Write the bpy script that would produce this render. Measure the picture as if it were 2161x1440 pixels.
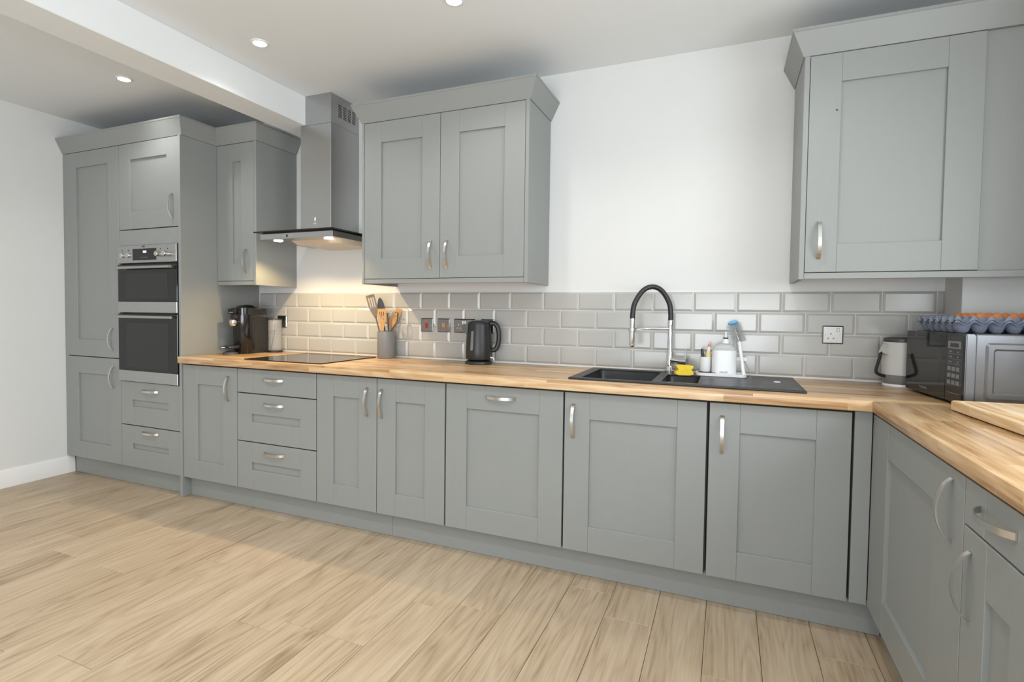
import bpy, bmesh, math, random
from mathutils import Vector, Matrix
random.seed(7)
for o in list(bpy.data.objects): bpy.data.objects.remove(o)
S = bpy.context.scene
COL = S.collection
PI = math.pi

# ------------------------------------------------------------------ camera
YAW, PITCH, ROLL, FPX = .4016, -.0343, .0119, 1136.5233
CAM = Vector((2.9941, -2.9573, 1.2095))
cd = bpy.data.cameras.new('camera'); cam = bpy.data.objects.new('camera', cd); COL.objects.link(cam)
fw = Vector((-math.sin(YAW)*math.cos(PITCH), math.cos(YAW)*math.cos(PITCH), math.sin(PITCH)))
rt = Vector((math.cos(YAW), math.sin(YAW), 0)); up = rt.cross(fw)
r2 = math.cos(ROLL)*rt+math.sin(ROLL)*up; u2 = -math.sin(ROLL)*rt+math.cos(ROLL)*up
cam.matrix_world = Matrix(((r2.x, u2.x, -fw.x, CAM.x), (r2.y, u2.y, -fw.y, CAM.y), (r2.z, u2.z, -fw.z, CAM.z), (0, 0, 0, 1)))
cd.sensor_fit = 'HORIZONTAL'; cd.sensor_width = 36; cd.lens = FPX*36/2161
cd.shift_x = 29.8843/2161; cd.shift_y = -24.2723/2161; cd.clip_start = .02
S.camera = cam

# ------------------------------------------------------------------ world, daylight, exposure
w = bpy.data.worlds.new('world'); S.world = w; w.use_nodes = True
w.node_tree.nodes['Background'].inputs[0].default_value = (.86, .93, 1, 1)
w.node_tree.nodes['Background'].inputs[1].default_value = 1.5
def area(name, loc, rot, sx, sy, power, col):
    l = bpy.data.lights.new(name, 'AREA'); l.shape = 'RECTANGLE'; l.size = sx; l.size_y = sy; l.energy = power; l.color = col
    o = bpy.data.objects.new(name, l); COL.objects.link(o); o.location = loc; o.rotation_euler = rot; return o
# added upward fill behind the camera; daylight by the window in the right wall
area('rear_fill_light', (2.7, -5.75, 1.0), (PI/2+.75, 0, .85), 2.8, 1.5, 215, (.92, .965, 1))
area('window_daylight', (4.3, -1.95, 1.6), (PI/2+.15, 0, PI/2), 1.95, .95, 52, (.9, .96, 1))
DOWN_W, HOOD_W = 7.4, 5.4
S.view_settings.view_transform = 'Standard'; S.view_settings.look = 'None'
S.view_settings.gamma = 1; S.view_settings.use_curve_mapping = False
S.view_settings.exposure = -.56

# ------------------------------------------------------------------ materials
def srgb(r, g, b):
    f = lambda c: (c/255/12.92 if c/255 <= .04045 else ((c/255+.055)/1.055)**2.4)
    return (f(r), f(g), f(b), 1)
M = {}
def mat(name, col, rough=.5, metal=0, **k):
    m = bpy.data.materials.new(name); m.use_nodes = True; b = m.node_tree.nodes['Principled BSDF']
    b.inputs['Base Color'].default_value = col; b.inputs['Roughness'].default_value = rough; b.inputs['Metallic'].default_value = metal
    for kk, v in k.items(): b.inputs[kk.replace('_', ' ')].default_value = v
    M[name] = m; return m, m.node_tree, b
def noise_var(name, scale=(1, 1, 1), amt=.06, bump=0, nscale=8, rvar=0, detail=4):
    """mottle colour (and optionally relief, roughness) of a plain material with object-space noise"""
    m = M[name]; nt = m.node_tree; b = nt.nodes['Principled BSDF']; N = nt.nodes.new; L = nt.links.new
    tc = N('ShaderNodeTexCoord'); mp = N('ShaderNodeMapping'); mp.inputs['Scale'].default_value = scale
    L(tc.outputs['Object'], mp.inputs[0]); n = N('ShaderNodeTexNoise'); n.inputs['Scale'].default_value = nscale; n.inputs['Detail'].default_value = detail
    L(mp.outputs[0], n.inputs['Vector'])
    if amt:
        c = b.inputs['Base Color'].default_value[:]; mx = N('ShaderNodeMix'); mx.data_type = 'RGBA'
        mx.inputs[6].default_value = tuple(max(0, x*(1-amt)) for x in c[:3])+(1,); mx.inputs[7].default_value = tuple(min(1, x*(1+amt)) for x in c[:3])+(1,)
        L(n.outputs['Fac'], mx.inputs[0]); L(mx.outputs[2], b.inputs['Base Color'])
    if bump:
        bp = N('ShaderNodeBump'); bp.inputs['Strength'].default_value = bump; bp.inputs['Distance'].default_value = .002
        L(n.outputs['Fac'], bp.inputs['Height']); L(bp.outputs[0], b.inputs['Normal'])
    if rvar:
        r = b.inputs['Roughness'].default_value; mr = N('ShaderNodeMapRange'); mr.inputs[3].default_value = r-rvar; mr.inputs[4].default_value = r+rvar
        L(n.outputs['Fac'], mr.inputs[0]); L(mr.outputs[0], b.inputs['Roughness'])
mat('wall', srgb(222, 223, 222), .75); noise_var('wall', amt=.012, bump=.08, nscale=14)
mat('ceiling', srgb(231, 234, 235), .8); noise_var('ceiling', amt=.012, bump=.05, nscale=10)
mat('skirting', srgb(236, 236, 234), .4); noise_var('skirting', amt=.01)
mat('paint', srgb(144, 147, 145), .42); noise_var('paint', scale=(30, 30, 1.2), amt=.02, bump=.12, nscale=6, rvar=.05)
mat('carcass', srgb(58, 59, 58), .7); noise_var('carcass', amt=.03)  # darker than real carcass boards: the shade in the door gaps is in this colour
mat('gap', srgb(40, 40, 40), .8); noise_var('gap', amt=.1)
mat('tile', srgb(182, 181, 177), .17); noise_var('tile', amt=.025, bump=.03, nscale=9)
mat('grout', srgb(232, 231, 227), .8); noise_var('grout', amt=.04, nscale=40)
mat('steel', (.47, .475, .475, 1), .3, 1); noise_var('steel', scale=(1, 1, 60), amt=.05, bump=.03, nscale=10, rvar=.06)
mat('steel_h', (.47, .475, .475, 1), .28, 1); noise_var('steel_h', scale=(1, 1, 90), amt=.025, nscale=6, rvar=.02)
mat('steel_dull', (.40, .40, .39, 1), .34, 1); noise_var('steel_dull', amt=.16, nscale=7, rvar=.08)
mat('nickel', (.66, .65, .62, 1), .27, 1); noise_var('nickel', amt=.04, nscale=30)
mat('chrome', (.78, .78, .78, 1), .08, 1); noise_var('chrome', amt=.02)
mat('plate_steel', (.30, .295, .285, 1), .3, 1); noise_var('plate_steel', scale=(60, 1, 1), amt=.06, nscale=12)
mat('black_glass', (.008, .008, .009, 1), .05); noise_var('black_glass', amt=.2)
mat('oven_window', (.018, .018, .017, 1), .07); noise_var('oven_window', amt=.3, nscale=3)
mat('black_gloss', (.010, .010, .010, 1), .1); noise_var('black_gloss', amt=.2)
mat('black_satin', (.02, .02, .021, 1), .38); noise_var('black_satin', amt=.2)
mat('black_matte', (.018, .018, .018, 1), .6); noise_var('black_matte', amt=.2)
mat('dark_grey', (.06, .06, .06, 1), .4); noise_var('dark_grey', amt=.2)
mat('sink_black', (.02, .02, .022, 1), .36); noise_var('sink_black', amt=.35, nscale=14, bump=.05, rvar=.1)
mat('white_plastic', srgb(232, 233, 234), .3); noise_var('white_plastic', amt=.015)
mat('white_print', srgb(225, 228, 230), .6); noise_var('white_print', amt=.02)
mat('grey_print', srgb(120, 122, 124), .6); noise_var('grey_print', amt=.02)
mat('grey_pot', srgb(132, 134, 136), .38); noise_var('grey_pot', amt=.02)
mat('red', srgb(190, 20, 28), .35); noise_var('red', amt=.05)
mat('salmon', srgb(225, 120, 110), .5); noise_var('salmon', amt=.05)
mat('orange_switch', srgb(196, 140, 84), .35); noise_var('orange_switch', amt=.1)
mat('beech', srgb(214, 160, 92), .5); noise_var('beech', scale=(12, 12, 2), amt=.18, nscale=9)
mat('olive_nylon', srgb(120, 104, 82), .4); noise_var('olive_nylon', amt=.06)
mat('sponge', srgb(240, 208, 60), .9); noise_var('sponge', amt=.12, nscale=60, bump=.5)
mat('sponge_pad', srgb(196, 158, 60), .95); noise_var('sponge_pad', amt=.2, nscale=80, bump=.6)
mat('blue', srgb(110, 178, 226), .5); noise_var('blue', amt=.05)
mat('bristle', srgb(176, 180, 184), .5); noise_var('bristle', amt=.05)
mat('jug_sleeve', srgb(206, 206, 202), .45); noise_var('jug_sleeve', amt=.03, nscale=5)
mat('jug_grey', srgb(128, 130, 130), .3); noise_var('jug_grey', amt=.06)
mat('egg_tray', srgb(112, 120, 136), .85); noise_var('egg_tray', amt=.16, nscale=40, bump=.4)
mat('egg', srgb(194, 116, 60), .45); noise_var('egg', amt=.16, nscale=22)
mat('micro_side', (.24, .25, .27, 1), .32, .8); noise_var('micro_side', amt=.1, nscale=12, rvar=.08)
mat('filter', srgb(214, 206, 192), .42, .3); noise_var('filter', amt=.06, nscale=30)
mat('cream', srgb(236, 226, 206), .5); noise_var('cream', amt=.05)
mat('yellow', srgb(230, 205, 90), .5); noise_var('yellow', amt=.05)
# clear plastic
m, nt, b = mat('clear', (.82, .84, .85, 1), .06, 0, Alpha=.14); noise_var('clear', amt=.01)
m, nt, b = mat('clear_bottle', (.72, .74, .75, 1), .05, 0, Alpha=.45); noise_var('clear_bottle', amt=.02)
def emis(name, col, s):
    m, nt, b = mat(name, (1, 1, 1, 1), .4); b.inputs['Emission Color'].default_value = col; b.inputs['Emission Strength'].default_value = s
emis('lamp', (1, .95, .87, 1), 30); emis('hood_lamp', (1, .93, .8, 1), 30); emis('clock', (.85, .92, 1, 1), .9)

def wood(name, cols, along, staves=None, rough=.42, grain=1., random_obj=False, tone=.5):
    """board wood: long fibres + cathedral bands; along = 0/1 axis of the fibre; staves=(w,len) lays blocks"""
    m, nt, b = mat(name, cols[0], rough); N = nt.nodes.new; L = nt.links.new
    geo = N('ShaderNodeNewGeometry'); pos = geo.outputs['Position']
    def math_(op, a, bb=None):
        n = N('ShaderNodeMath'); n.operation = op
        for i, x in enumerate((a, bb)):
            if x is None: continue
            if isinstance(x, (int, float)): n.inputs[i].default_value = x
            else: L(x, n.inputs[i])
        return n.outputs[0]
    sep = N('ShaderNodeSeparateXYZ'); L(pos, sep.inputs[0]); A = sep.outputs[along]; B = sep.outputs[1-along]; Z = sep.outputs[2]
    if staves:
        row = math_('FLOOR', math_('DIVIDE', math_('ADD', B, Z), staves[0]))
        h1 = math_('FRACT', math_('MULTIPLY', math_('SINE', math_('MULTIPLY', row, 127.1)), 437.5))
        cell = math_('FLOOR', math_('ADD', math_('DIVIDE', A, staves[1]), math_('MULTIPLY', h1, 3.7)))
        rnd = math_('FRACT', math_('MULTIPLY', math_('SINE', math_('ADD', math_('MULTIPLY', row, 12.99), math_('MULTIPLY', cell, 78.23))), 4375.8))
    elif random_obj:
        oi = N('ShaderNodeObjectInfo'); rnd = oi.outputs['Random']
    else:
        v = N('ShaderNodeValue'); v.outputs[0].default_value = .37; rnd = v.outputs[0]
    off = math_('MULTIPLY', rnd, 53.)
    cb = N('ShaderNodeCombineXYZ'); L(math_('ADD', math_('MULTIPLY', A, 1.1), off), cb.inputs[0]); L(math_('MULTIPLY', math_('ADD', B, off), 1.), cb.inputs[1]); L(Z, cb.inputs[2])
    # fine fibres
    mp = N('ShaderNodeMapping'); mp.inputs['Scale'].default_value = (1.6, 60, 60); L(cb.outputs[0], mp.inputs[0])
    nf = N('ShaderNodeTexNoise'); nf.inputs['Scale'].default_value = 1.6; nf.inputs['Detail'].default_value = 8; nf.inputs['Roughness'].default_value = .7; L(mp.outputs[0], nf.inputs['Vector'])
    # cathedral figure: distorted rings across the board
    mp2 = N('ShaderNodeMapping'); mp2.inputs['Scale'].default_value = (.55, 5., 5.); L(cb.outputs[0], mp2.inputs[0])
    nl = N('ShaderNodeTexNoise'); nl.inputs['Scale'].default_value = 1.5; nl.inputs['Detail'].default_value = 2; nl.inputs['Roughness'].default_value = .45; L(mp2.outputs[0], nl.inputs['Vector'])
    rings = math_('FRACT', math_('MULTIPLY', nl.outputs['Fac'], 11.))
    tri = math_('ABSOLUTE', math_('SUBTRACT', math_('MULTIPLY', rings, 2.), 1.))
    # patches
    nb = N('ShaderNodeTexNoise'); nb.inputs['Scale'].default_value = 1.; nb.inputs['Detail'].default_value = 3; L(mp2.outputs[0], nb.inputs['Vector'])
    f = math_('ADD', math_('ADD', math_('MULTIPLY', nf.outputs['Fac'], .8*grain), -.14), math_('MULTIPLY', tri, .17*grain))
    f = math_('ADD', f, math_('MULTIPLY', math_('SUBTRACT', nb.outputs['Fac'], .5), .55))
    f = math_('ADD', f, math_('MULTIPLY', math_('SUBTRACT', rnd, .5), tone))
    r = N('ShaderNodeValToRGB'); L(f, r.inputs[0]); e = r.color_ramp.elements
    e[0].position = .08; e[0].color = cols[0]; e[1].position = .62; e[1].color = cols[-1]
    for i, c in enumerate(cols[1:-1]): x = e.new(.08+.54*(i+1)/(len(cols)-1)); x.color = c
    L(r.outputs[0], b.inputs['Base Color'])
    bp = N('ShaderNodeBump'); bp.inputs['Strength'].default_value = .06; bp.inputs['Distance'].default_value = .001; L(nf.outputs['Fac'], bp.inputs['Height']); L(bp.outputs[0], b.inputs['Normal'])
    return m
wood('plank', [srgb(136, 115, 92), srgb(172, 152, 126), srgb(187, 168, 143), srgb(198, 181, 157)], 1, random_obj=True, rough=.42, tone=.12)
OAK = [srgb(150, 110, 70), srgb(188, 150, 106), srgb(208, 174, 132), srgb(222, 195, 158)]
wood('oak_x', OAK, 0, staves=(.04, .42), rough=.28, tone=.24)
wood('oak_y', OAK, 1, staves=(.04, .42), rough=.28, tone=.24)
wood('bamboo', [srgb(204, 164, 114), srgb(224, 190, 144), srgb(238, 216, 184)], 1, staves=(.022, 3.), rough=.45, tone=.2)

# ------------------------------------------------------------------ building helpers
ORG = {}                                      # world origin of every object (nothing top-level is rotated)
def link(o, parent, world):
    COL.objects.link(o); po = ORG[parent.name] if parent else Vector((0, 0, 0))
    o.parent = parent; o.location = Vector(world)-po; ORG[o.name] = Vector(world); return o
def tag(o, label, cat, group=None):
    o['label'] = label; o['category'] = cat
    if group: o['group'] = group
    return o
def struct(o, label=None):
    o['kind'] = 'structure'
    if label: o['label'] = label
    return o
def thing(name, label, cat, base, group=None):
    o = bpy.data.objects.new(name, None); o.empty_display_size = .05; link(o, None, base); return tag(o, label, cat, group)
def finish(name, bm, m, parent=None, smooth=None, label=None, center=None):
    """bm is in world coordinates"""
    vs = [v.co for v in bm.verts]
    lo = Vector([min(v[i] for v in vs) for i in range(3)]); hi = Vector([max(v[i] for v in vs) for i in range(3)])
    c = Vector(center) if center else Vector(((lo.x+hi.x)/2, (lo.y+hi.y)/2, lo.z))
    bmesh.ops.translate(bm, vec=-c, verts=bm.verts)
    bmesh.ops.recalc_face_normals(bm, faces=bm.faces)
    me = bpy.data.meshes.new(name); bm.to_mesh(me); bm.free()
    me.materials.append(M[m])
    if smooth is not None:
        me.shade_smooth()
        try: me.set_sharp_from_angle(angle=math.radians(smooth))
        except Exception: pass
    o = bpy.data.objects.new(name, me); link(o, parent, c)
    if label: o['label'] = label
    return o
def add_box(bm, x0, x1, y0, y1, z0, z1, bev=0, seg=1):
    r = bmesh.ops.create_cube(bm, size=1)
    for v in r['verts']: v.co = Vector(((x0+x1)/2+v.co.x*(x1-x0), (y0+y1)/2+v.co.y*(y1-y0), (z0+z1)/2+v.co.z*(z1-z0)))
    if bev: bmesh.ops.bevel(bm, geom=list({e for v in r['verts'] for e in v.link_edges}), offset=bev, segments=seg, affect='EDGES', profile=.5)
def box(name, x0, x1, y0, y1, z0, z1, m, parent=None, bev=.0015, seg=1, label=None, smooth=None):
    bm = bmesh.new(); add_box(bm, min(x0, x1), max(x0, x1), min(y0, y1), max(y0, y1), min(z0, z1), max(z0, z1), bev, seg)
    return finish(name, bm, m, parent, smooth if smooth is not None else (30 if seg > 1 else None), label)
def add_lathe(bm, prof, c, seg=32, cap0=True, cap1=True, sx=1, sy=1):
    rings = []
    for r, z in prof: rings.append([bm.verts.new((c[0]+sx*r*math.cos(2*PI*i/seg), c[1]+sy*r*math.sin(2*PI*i/seg), c[2]+z)) for i in range(seg)])
    for a, b_ in zip(rings, rings[1:]):
        for i in range(seg): bm.faces.new((a[i], a[(i+1) % seg], b_[(i+1) % seg], b_[i]))
    if cap0: bm.faces.new(rings[0][::-1])
    if cap1: bm.faces.new(rings[-1])
def lathe(name, prof, c, m, parent=None, seg=32, cap0=True, cap1=True, sx=1, sy=1, label=None, smooth=35):
    bm = bmesh.new(); add_lathe(bm, prof, c, seg, cap0, cap1, sx, sy); return finish(name, bm, m, parent, smooth, label)
def spline(pts, n=8):
    P = [Vector(p) for p in pts]; P = [2*P[0]-P[1]]+P+[2*P[-1]-P[-2]]; out = []
    for i in range(1, len(P)-2):
        a, b_, c, d = P[i-1:i+3]
        for k in range(n):
            t = k/n; out.append(.5*((2*b_)+(c-a)*t+(2*a-5*b_+4*c-d)*t*t+(3*b_-a-3*c+d)*t**3))
    out.append(P[-2]); return out
def add_tube(bm, pts, r, seg=12, rx=None):
    """round tube; r may be a list; rx gives an elliptical second radius"""
    pts = [Vector(p) for p in pts]; n = len(pts); R = r if isinstance(r, (list, tuple)) else [r]*n
    t0 = (pts[1]-pts[0]).normalized(); ref = Vector((0, 0, 1)) if abs(t0.z) < .9 else Vector((1, 0, 0))
    nrm = t0.cross(ref).normalized(); rings = []
    for i in range(n):
        t = (pts[min(i+1, n-1)]-pts[max(i-1, 0)]).normalized(); nrm = (nrm-t*nrm.dot(t)).normalized(); bi = t.cross(nrm)
        ra = R[i]; rb = rx if rx else ra
        rings.append([bm.verts.new(pts[i]+nrm*ra*math.cos(2*PI*k/seg)+bi*rb*math.sin(2*PI*k/seg)) for k in range(seg)])
    for a, b_ in zip(rings, rings[1:]):
        for k in range(seg): bm.faces.new((a[k], a[(k+1) % seg], b_[(k+1) % seg], b_[k]))
    bm.faces.new(rings[0][::-1]); bm.faces.new(rings[-1])
def tube(name, pts, r, m, parent=None, seg=12, label=None, rx=None):
    bm = bmesh.new(); add_tube(bm, pts, r, seg, rx); return finish(name, bm, m, parent, 40, label)
def add_prism(bm, outline, frame, t0, t1):
    """outline of (a,b) extruded from t0 to t1 ; frame = (origin, A, B, T)"""
    o, A, B, T = [Vector(x) for x in frame]
    lo = [bm.verts.new(o+A*a+B*b_+T*t0) for a, b_ in outline]; hi = [bm.verts.new(o+A*a+B*b_+T*t1) for a, b_ in outline]; n = len(lo)
    bm.faces.new(lo[::-1]); bm.faces.new(hi)
    for i in range(n): bm.faces.new((lo[i], lo[(i+1) % n], hi[(i+1) % n], hi[i]))
def prism(name, outline, frame, t0, t1, m, parent=None, smooth=30, label=None):
    bm = bmesh.new(); add_prism(bm, outline, frame, t0, t1); return finish(name, bm, m, parent, smooth, label)
def rrect(a0, a1, b0, b1, r, n=5):
    out = []
    for cx, cy, s in ((a1-r, b1-r, 0), (a0+r, b1-r, 1), (a0+r, b0+r, 2), (a1-r, b0+r, 3)):
        for k in range(n+1): t = PI/2*(s+k/n); out.append((cx+r*math.cos(t), cy+r*math.sin(t)))
    return out
def plate(name, xs, ys, holes, z0, z1, m, parent=None, bev=0):
    """flat slab on a grid of cells with some cells left out"""
    bm = bmesh.new(); V = {}
    def vv(i, j, k):
        if (i, j, k) not in V: V[i, j, k] = bm.verts.new((xs[i], ys[j], (z0, z1)[k]))
        return V[i, j, k]
    cells = {(i, j) for i in range(len(xs)-1) for j in range(len(ys)-1)}-set(holes)
    for i, j in cells:
        for k in (0, 1): bm.faces.new((vv(i, j, k), vv(i+1, j, k), vv(i+1, j+1, k), vv(i, j+1, k)))
        for (di, dj), (a, b_) in {(0, -1): ((i, j), (i+1, j)), (0, 1): ((i, j+1), (i+1, j+1)), (-1, 0): ((i, j), (i, j+1)), (1, 0): ((i+1, j), (i+1, j+1))}.items():
            if (i+di, j+dj) not in cells: bm.faces.new((vv(*a, 0), vv(*b_, 0), vv(*b_, 1), vv(*a, 1)))
    bmesh.ops.recalc_face_normals(bm, faces=bm.faces)
    if bev:
        es = [e for e in bm.edges if e.calc_face_angle(0) > 1]
        bmesh.ops.bevel(bm, geom=es, offset=bev, segments=2, affect='EDGES', profile=.5)
    return finish(name, bm, m, parent, 30)
def shell(name, x0, x1, y0, y1, z0, z1, t, m, parent, open_side='top'):
    """open-topped carcass or bowl"""
    bm = bmesh.new(); add_box(bm, x0, x1, y0, y1, z0, z1)
    top = [f for f in bm.faces if (f.normal.z > .9)]; bmesh.ops.delete(bm, geom=top, context='FACES')
    r = bmesh.ops.solidify(bm, geom=bm.faces[:], thickness=t)
    return finish(name, bm, m, parent)
def text(name, s, size, origin, A, B, m, parent=None, depth=.0004):
    c = bpy.data.curves.new(name, 'FONT'); c.body = s; c.size = size; c.align_x = 'CENTER'; c.align_y = 'CENTER'; c.extrude = depth; c.resolution_u = 2
    o = bpy.data.objects.new(name+'_tmp', c); COL.objects.link(o); bpy.context.view_layer.update()
    me = bpy.data.meshes.new_from_object(o.evaluated_get(bpy.context.evaluated_depsgraph_get())); bpy.data.objects.remove(o)
    A = Vector(A).normalized(); B = Vector(B).normalized(); T = A.cross(B)
    mt = Matrix(((A.x, B.x, T.x, 0), (A.y, B.y, T.y, 0), (A.z, B.z, T.z, 0), (0, 0, 0, 1))); me.transform(mt)
    me.materials.clear(); me.materials.append(M[m]); o = bpy.data.objects.new(name, me); return link(o, parent, origin)

# ------------------------------------------------------------------ dimensions taken from the photograph
XL, XR, YB, ZC = -1.387, 4.08, -5.2, 2.545        # left wall, right wall, rear wall, ceiling
ZT, ZU = .901, .860                               # worktop top and underside
YD, YW, XF = -.61, -.355, 3.498                   # door planes: base run, wall units, right run
Z0, Z1 = .132, .848                               # base doors
W0, W1 = 1.388, 2.283                             # wall unit doors

# ------------------------------------------------------------------ setting
fl = struct(box('floor', XL, XR, YB, 0, -.05, -.006, 'gap', bev=0), 'light oak plank floor')
PW = .187; joints = {(2.945, -1): 0}
known = {10: -1.07, 14: -.848, 16: -1.06, 18: -.785, 0: -1.397, 4: -1.153, 6: -.977, 8: -1.394}   # column index -> butt joint seen
cols = []
x = 2.945-PW*16                                    # column 0 starts at -.047
full = {}
for k in range(-8, 24):
    a = max(x+PW*k+.0008, XL); b_ = min(x+PW*(k+1)-.0008, XR)
    if b_-a < .01: continue
    j = known.get(k, -.35-(k*.52+random.random()*.25) % 1.29)
    ys = [j+1.29*i for i in range(-5, 4)]
    for y0, y1 in zip(ys, ys[1:]):
        y0 = max(y0+.0005, YB); y1 = min(y1-.0005, 0)
        if y1-y0 < .02: continue
        key = (round(b_-a, 4), round(y1-y0, 4))
        if key not in full:
            bm = bmesh.new(); add_box(bm, -key[0]/2, key[0]/2, -key[1]/2, key[1]/2, -.006, 0, .0011)
            me = bpy.data.meshes.new('plank'); bm.to_mesh(me); bm.free(); me.materials.append(M['plank']); full[key] = me
        link(bpy.data.objects.new('plank', full[key]), fl, ((a+b_)/2, (y0+y1)/2, 0))
wb = struct(box('wall_back', XL-.1, XR+.1, 0, .1, -.05, ZC+.1, 'wall', bev=0), 'white back wall with grey metro tile splashback')
struct(box('wall_left', XL-.1, XL, YB, 0, -.05, ZC+.1, 'wall', bev=0), 'plain white left wall')
bm = bmesh.new()                                    # right wall with a window opening over the worktop
add_box(bm, XR, XR+.1, -.95, 0, -.05, ZC+.1); add_box(bm, XR, XR+.1, YB, -2.95, -.05, ZC+.1); add_box(bm, XR, XR+.1, -2.95, -.95, -.05, 1.1); add_box(bm, XR, XR+.1, -2.95, -.95, 2.1, ZC+.1)
struct(finish('wall_right', bm, 'wall'), 'white right wall with window opening')
bm = bmesh.new()
for y0, y1, z0, z1 in ((-2.95, -2.9, 1.1, 2.1), (-1.0, -.95, 1.1, 2.1), (-2.9, -1.0, 1.1, 1.15), (-2.9, -1.0, 2.05, 2.1), (-1.98, -1.92, 1.15, 2.05)): add_box(bm, XR+.02, XR+.08, y0, y1, z0, z1)
struct(finish('window_1', bm, 'skirting'), 'white framed window in the right wall')
bm = bmesh.new()  # rear wall; its opening is added and placed to let the fill light in
add_box(bm, XL-.1, .9, YB-.1, YB, -.05, ZC+.1); add_box(bm, 3.95, XR+.1, YB-.1, YB, -.05, ZC+.1); add_box(bm, .9, 3.95, YB-.1, YB, 2.3, ZC+.1)
struct(finish('wall_front', bm, 'wall'), 'white wall behind the camera with an added opening for fill light')
bm = bmesh.new()  # frame around the added, unseen rear opening
for x0, x1, z0, z1 in ((.9, .97, 0, 2.3), (3.88, 3.95, 0, 2.3), (.97, 3.88, 2.22, 2.3), (2.38, 2.46, 0, 2.22), (.97, 3.88, -.04, .05)): add_box(bm, x0, x1, YB-.08, YB-.02, z0, z1)
struct(finish('added_opening_frame', bm, 'skirting'), 'white frame of the added opening behind the camera')
struct(box('ceiling', XL-.1, XR+.1, YB-.1, .1, ZC, ZC+.1, 'ceiling', bev=0), 'white ceiling')
struct(box('ceiling_beam', .315, .52, YB, 0, 2.365, ZC, 'ceiling', bev=.003), 'white boxed beam across the ceiling')
struct(box('wall_boxing', 3.875, XR, -.193, 0, ZT, ZC, 'wall', bev=.002), 'white boxed-in column in the back right corner')
# skirting board on the left wall (moulded profile)
prof = [(0, 0), (.016, 0), (.016, .085), (.013, .092), (.013, .1), (.008, .112), (.005, .12), (0, .12)]
bm = bmesh.new(); add_prism(bm, prof, ((XL, 0, 0), (1, 0, 0), (0, 0, 1), (0, 1, 0)), YB, -.565)
struct(finish('baseboard_left', bm, 'skirting', None, 30), 'white moulded skirting board along the left wall')

# metro tiles on the back wall
TW, TH = .2025, .1025
gr = box('grout', -.147, 3.875, -.0055, .0, ZT+.0005, 1.3195, 'grout', wb, bev=0)
tile_mesh = {}
def tile(w_):
    k = round(w_, 3)
    if k not in tile_mesh:
        bm = bmesh.new(); h = .1; vs = []
        for dx, dz, y in ((0, 0, 0), (0, 0, -.0065), (.011, .011, -.011)):
            dx = min(dx, k*.3); vs.append([bm.verts.new(p) for p in ((-k/2+dx, y, dz), (k/2-dx, y, dz), (k/2-dx, y, h-dz), (-k/2+dx, y, h-dz))])
        for a, b_ in zip(vs, vs[1:]):
            for i in range(4): bm.faces.new((a[i], a[(i+1) % 4], b_[(i+1) % 4], b_[i]))
        bm.faces.new(vs[-1]); bmesh.ops.recalc_face_normals(bm, faces=bm.faces)
        me = bpy.data.meshes.new('tile'); bm.to_mesh(me); bm.free(); me.materials.append(M['tile']); tile_mesh[k] = me
    return tile_mesh[k]
for r in range(4):
    for i in range(-2, 21):
        a = (i+(.5 if r % 2 else 0))*TW+.0012; b_ = a+.2
        a2 = max(a, -.147); b2 = min(b_, 3.8745)
        if b2-a2 < .012: continue
        link(bpy.data.objects.new('tile', tile(b2-a2)), wb, ((a2+b2)/2, 0, 1.3195-r*TH-.1))

# ------------------------------------------------------------------ fitted furniture
def mapY(u, w_, z): return Vector((u, YPL-w_, z))
class Face:                                        # a vertical front: u runs along it, w out of it
    def __init__(s, axis, plane): s.axis, s.plane = axis, plane
    def box(s, name, u0, u1, w0, w1, z0, z1, m, parent, bev=.0012, **k):
        if s.axis == 'y': return box(name, u0, u1, s.plane-w1, s.plane-w0, z0, z1, m, parent, bev, **k)
        return box(name, s.plane-w1, s.plane-w0, u0, u1, z0, z1, m, parent, bev, **k)
    def pt(s, u, w_, z): return (u, s.plane-w_, z) if s.axis == 'y' else (s.plane-w_, u, z)
HANDLE = {}
def handle_mesh(axis, vert, L=.156):
    k = (axis, vert)
    if k in HANDLE: return HANDLE[k]
    bm = bmesh.new(); n = 14; hw, th = .0065, .0035; rows = []
    for i in range(n+1):
        t = i/n; s = (t-.5)*L; o = .004+.027*math.sin(PI*t)**.8 if 0 < t < 1 else 0
        g = hw*(1+.12*abs(2*t-1))
        row = []
        for dw, do in ((-g, o), (g, o), (g, o+th), (-g, o+th)):
            p = (dw, s, do)
            if axis == 'y': row.append(bm.verts.new((p[0], -p[2], p[1]) if vert else (p[1], -p[2], p[0])))
            else: row.append(bm.verts.new((-p[2], p[0], p[1]) if vert else (-p[2], p[1], p[0])))
        rows.append(row)
    for a, b_ in zip(rows, rows[1:]):
        for q in range(4): bm.faces.new((a[q], a[(q+1) % 4], b_[(q+1) % 4], b_[q]))
    bm.faces.new(rows[0][::-1]); bm.faces.new(rows[-1]); bmesh.ops.recalc_face_normals(bm, faces=bm.faces)
    me = bpy.data.meshes.new('handle'); bm.to_mesh(me); bm.free(); me.materials.append(M['nickel']); me.shade_smooth()
    try: me.set_sharp_from_angle(angle=math.radians(40))
    except Exception: pass
    HANDLE[k] = me; return me
def handle(F, parent, u, z, vert=True):
    o = bpy.data.objects.new('handle', handle_mesh(F.axis, vert)); link(o, parent, F.pt(u, 0, z)); o['label'] = 'curved brushed nickel bow handle'; return o
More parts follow.
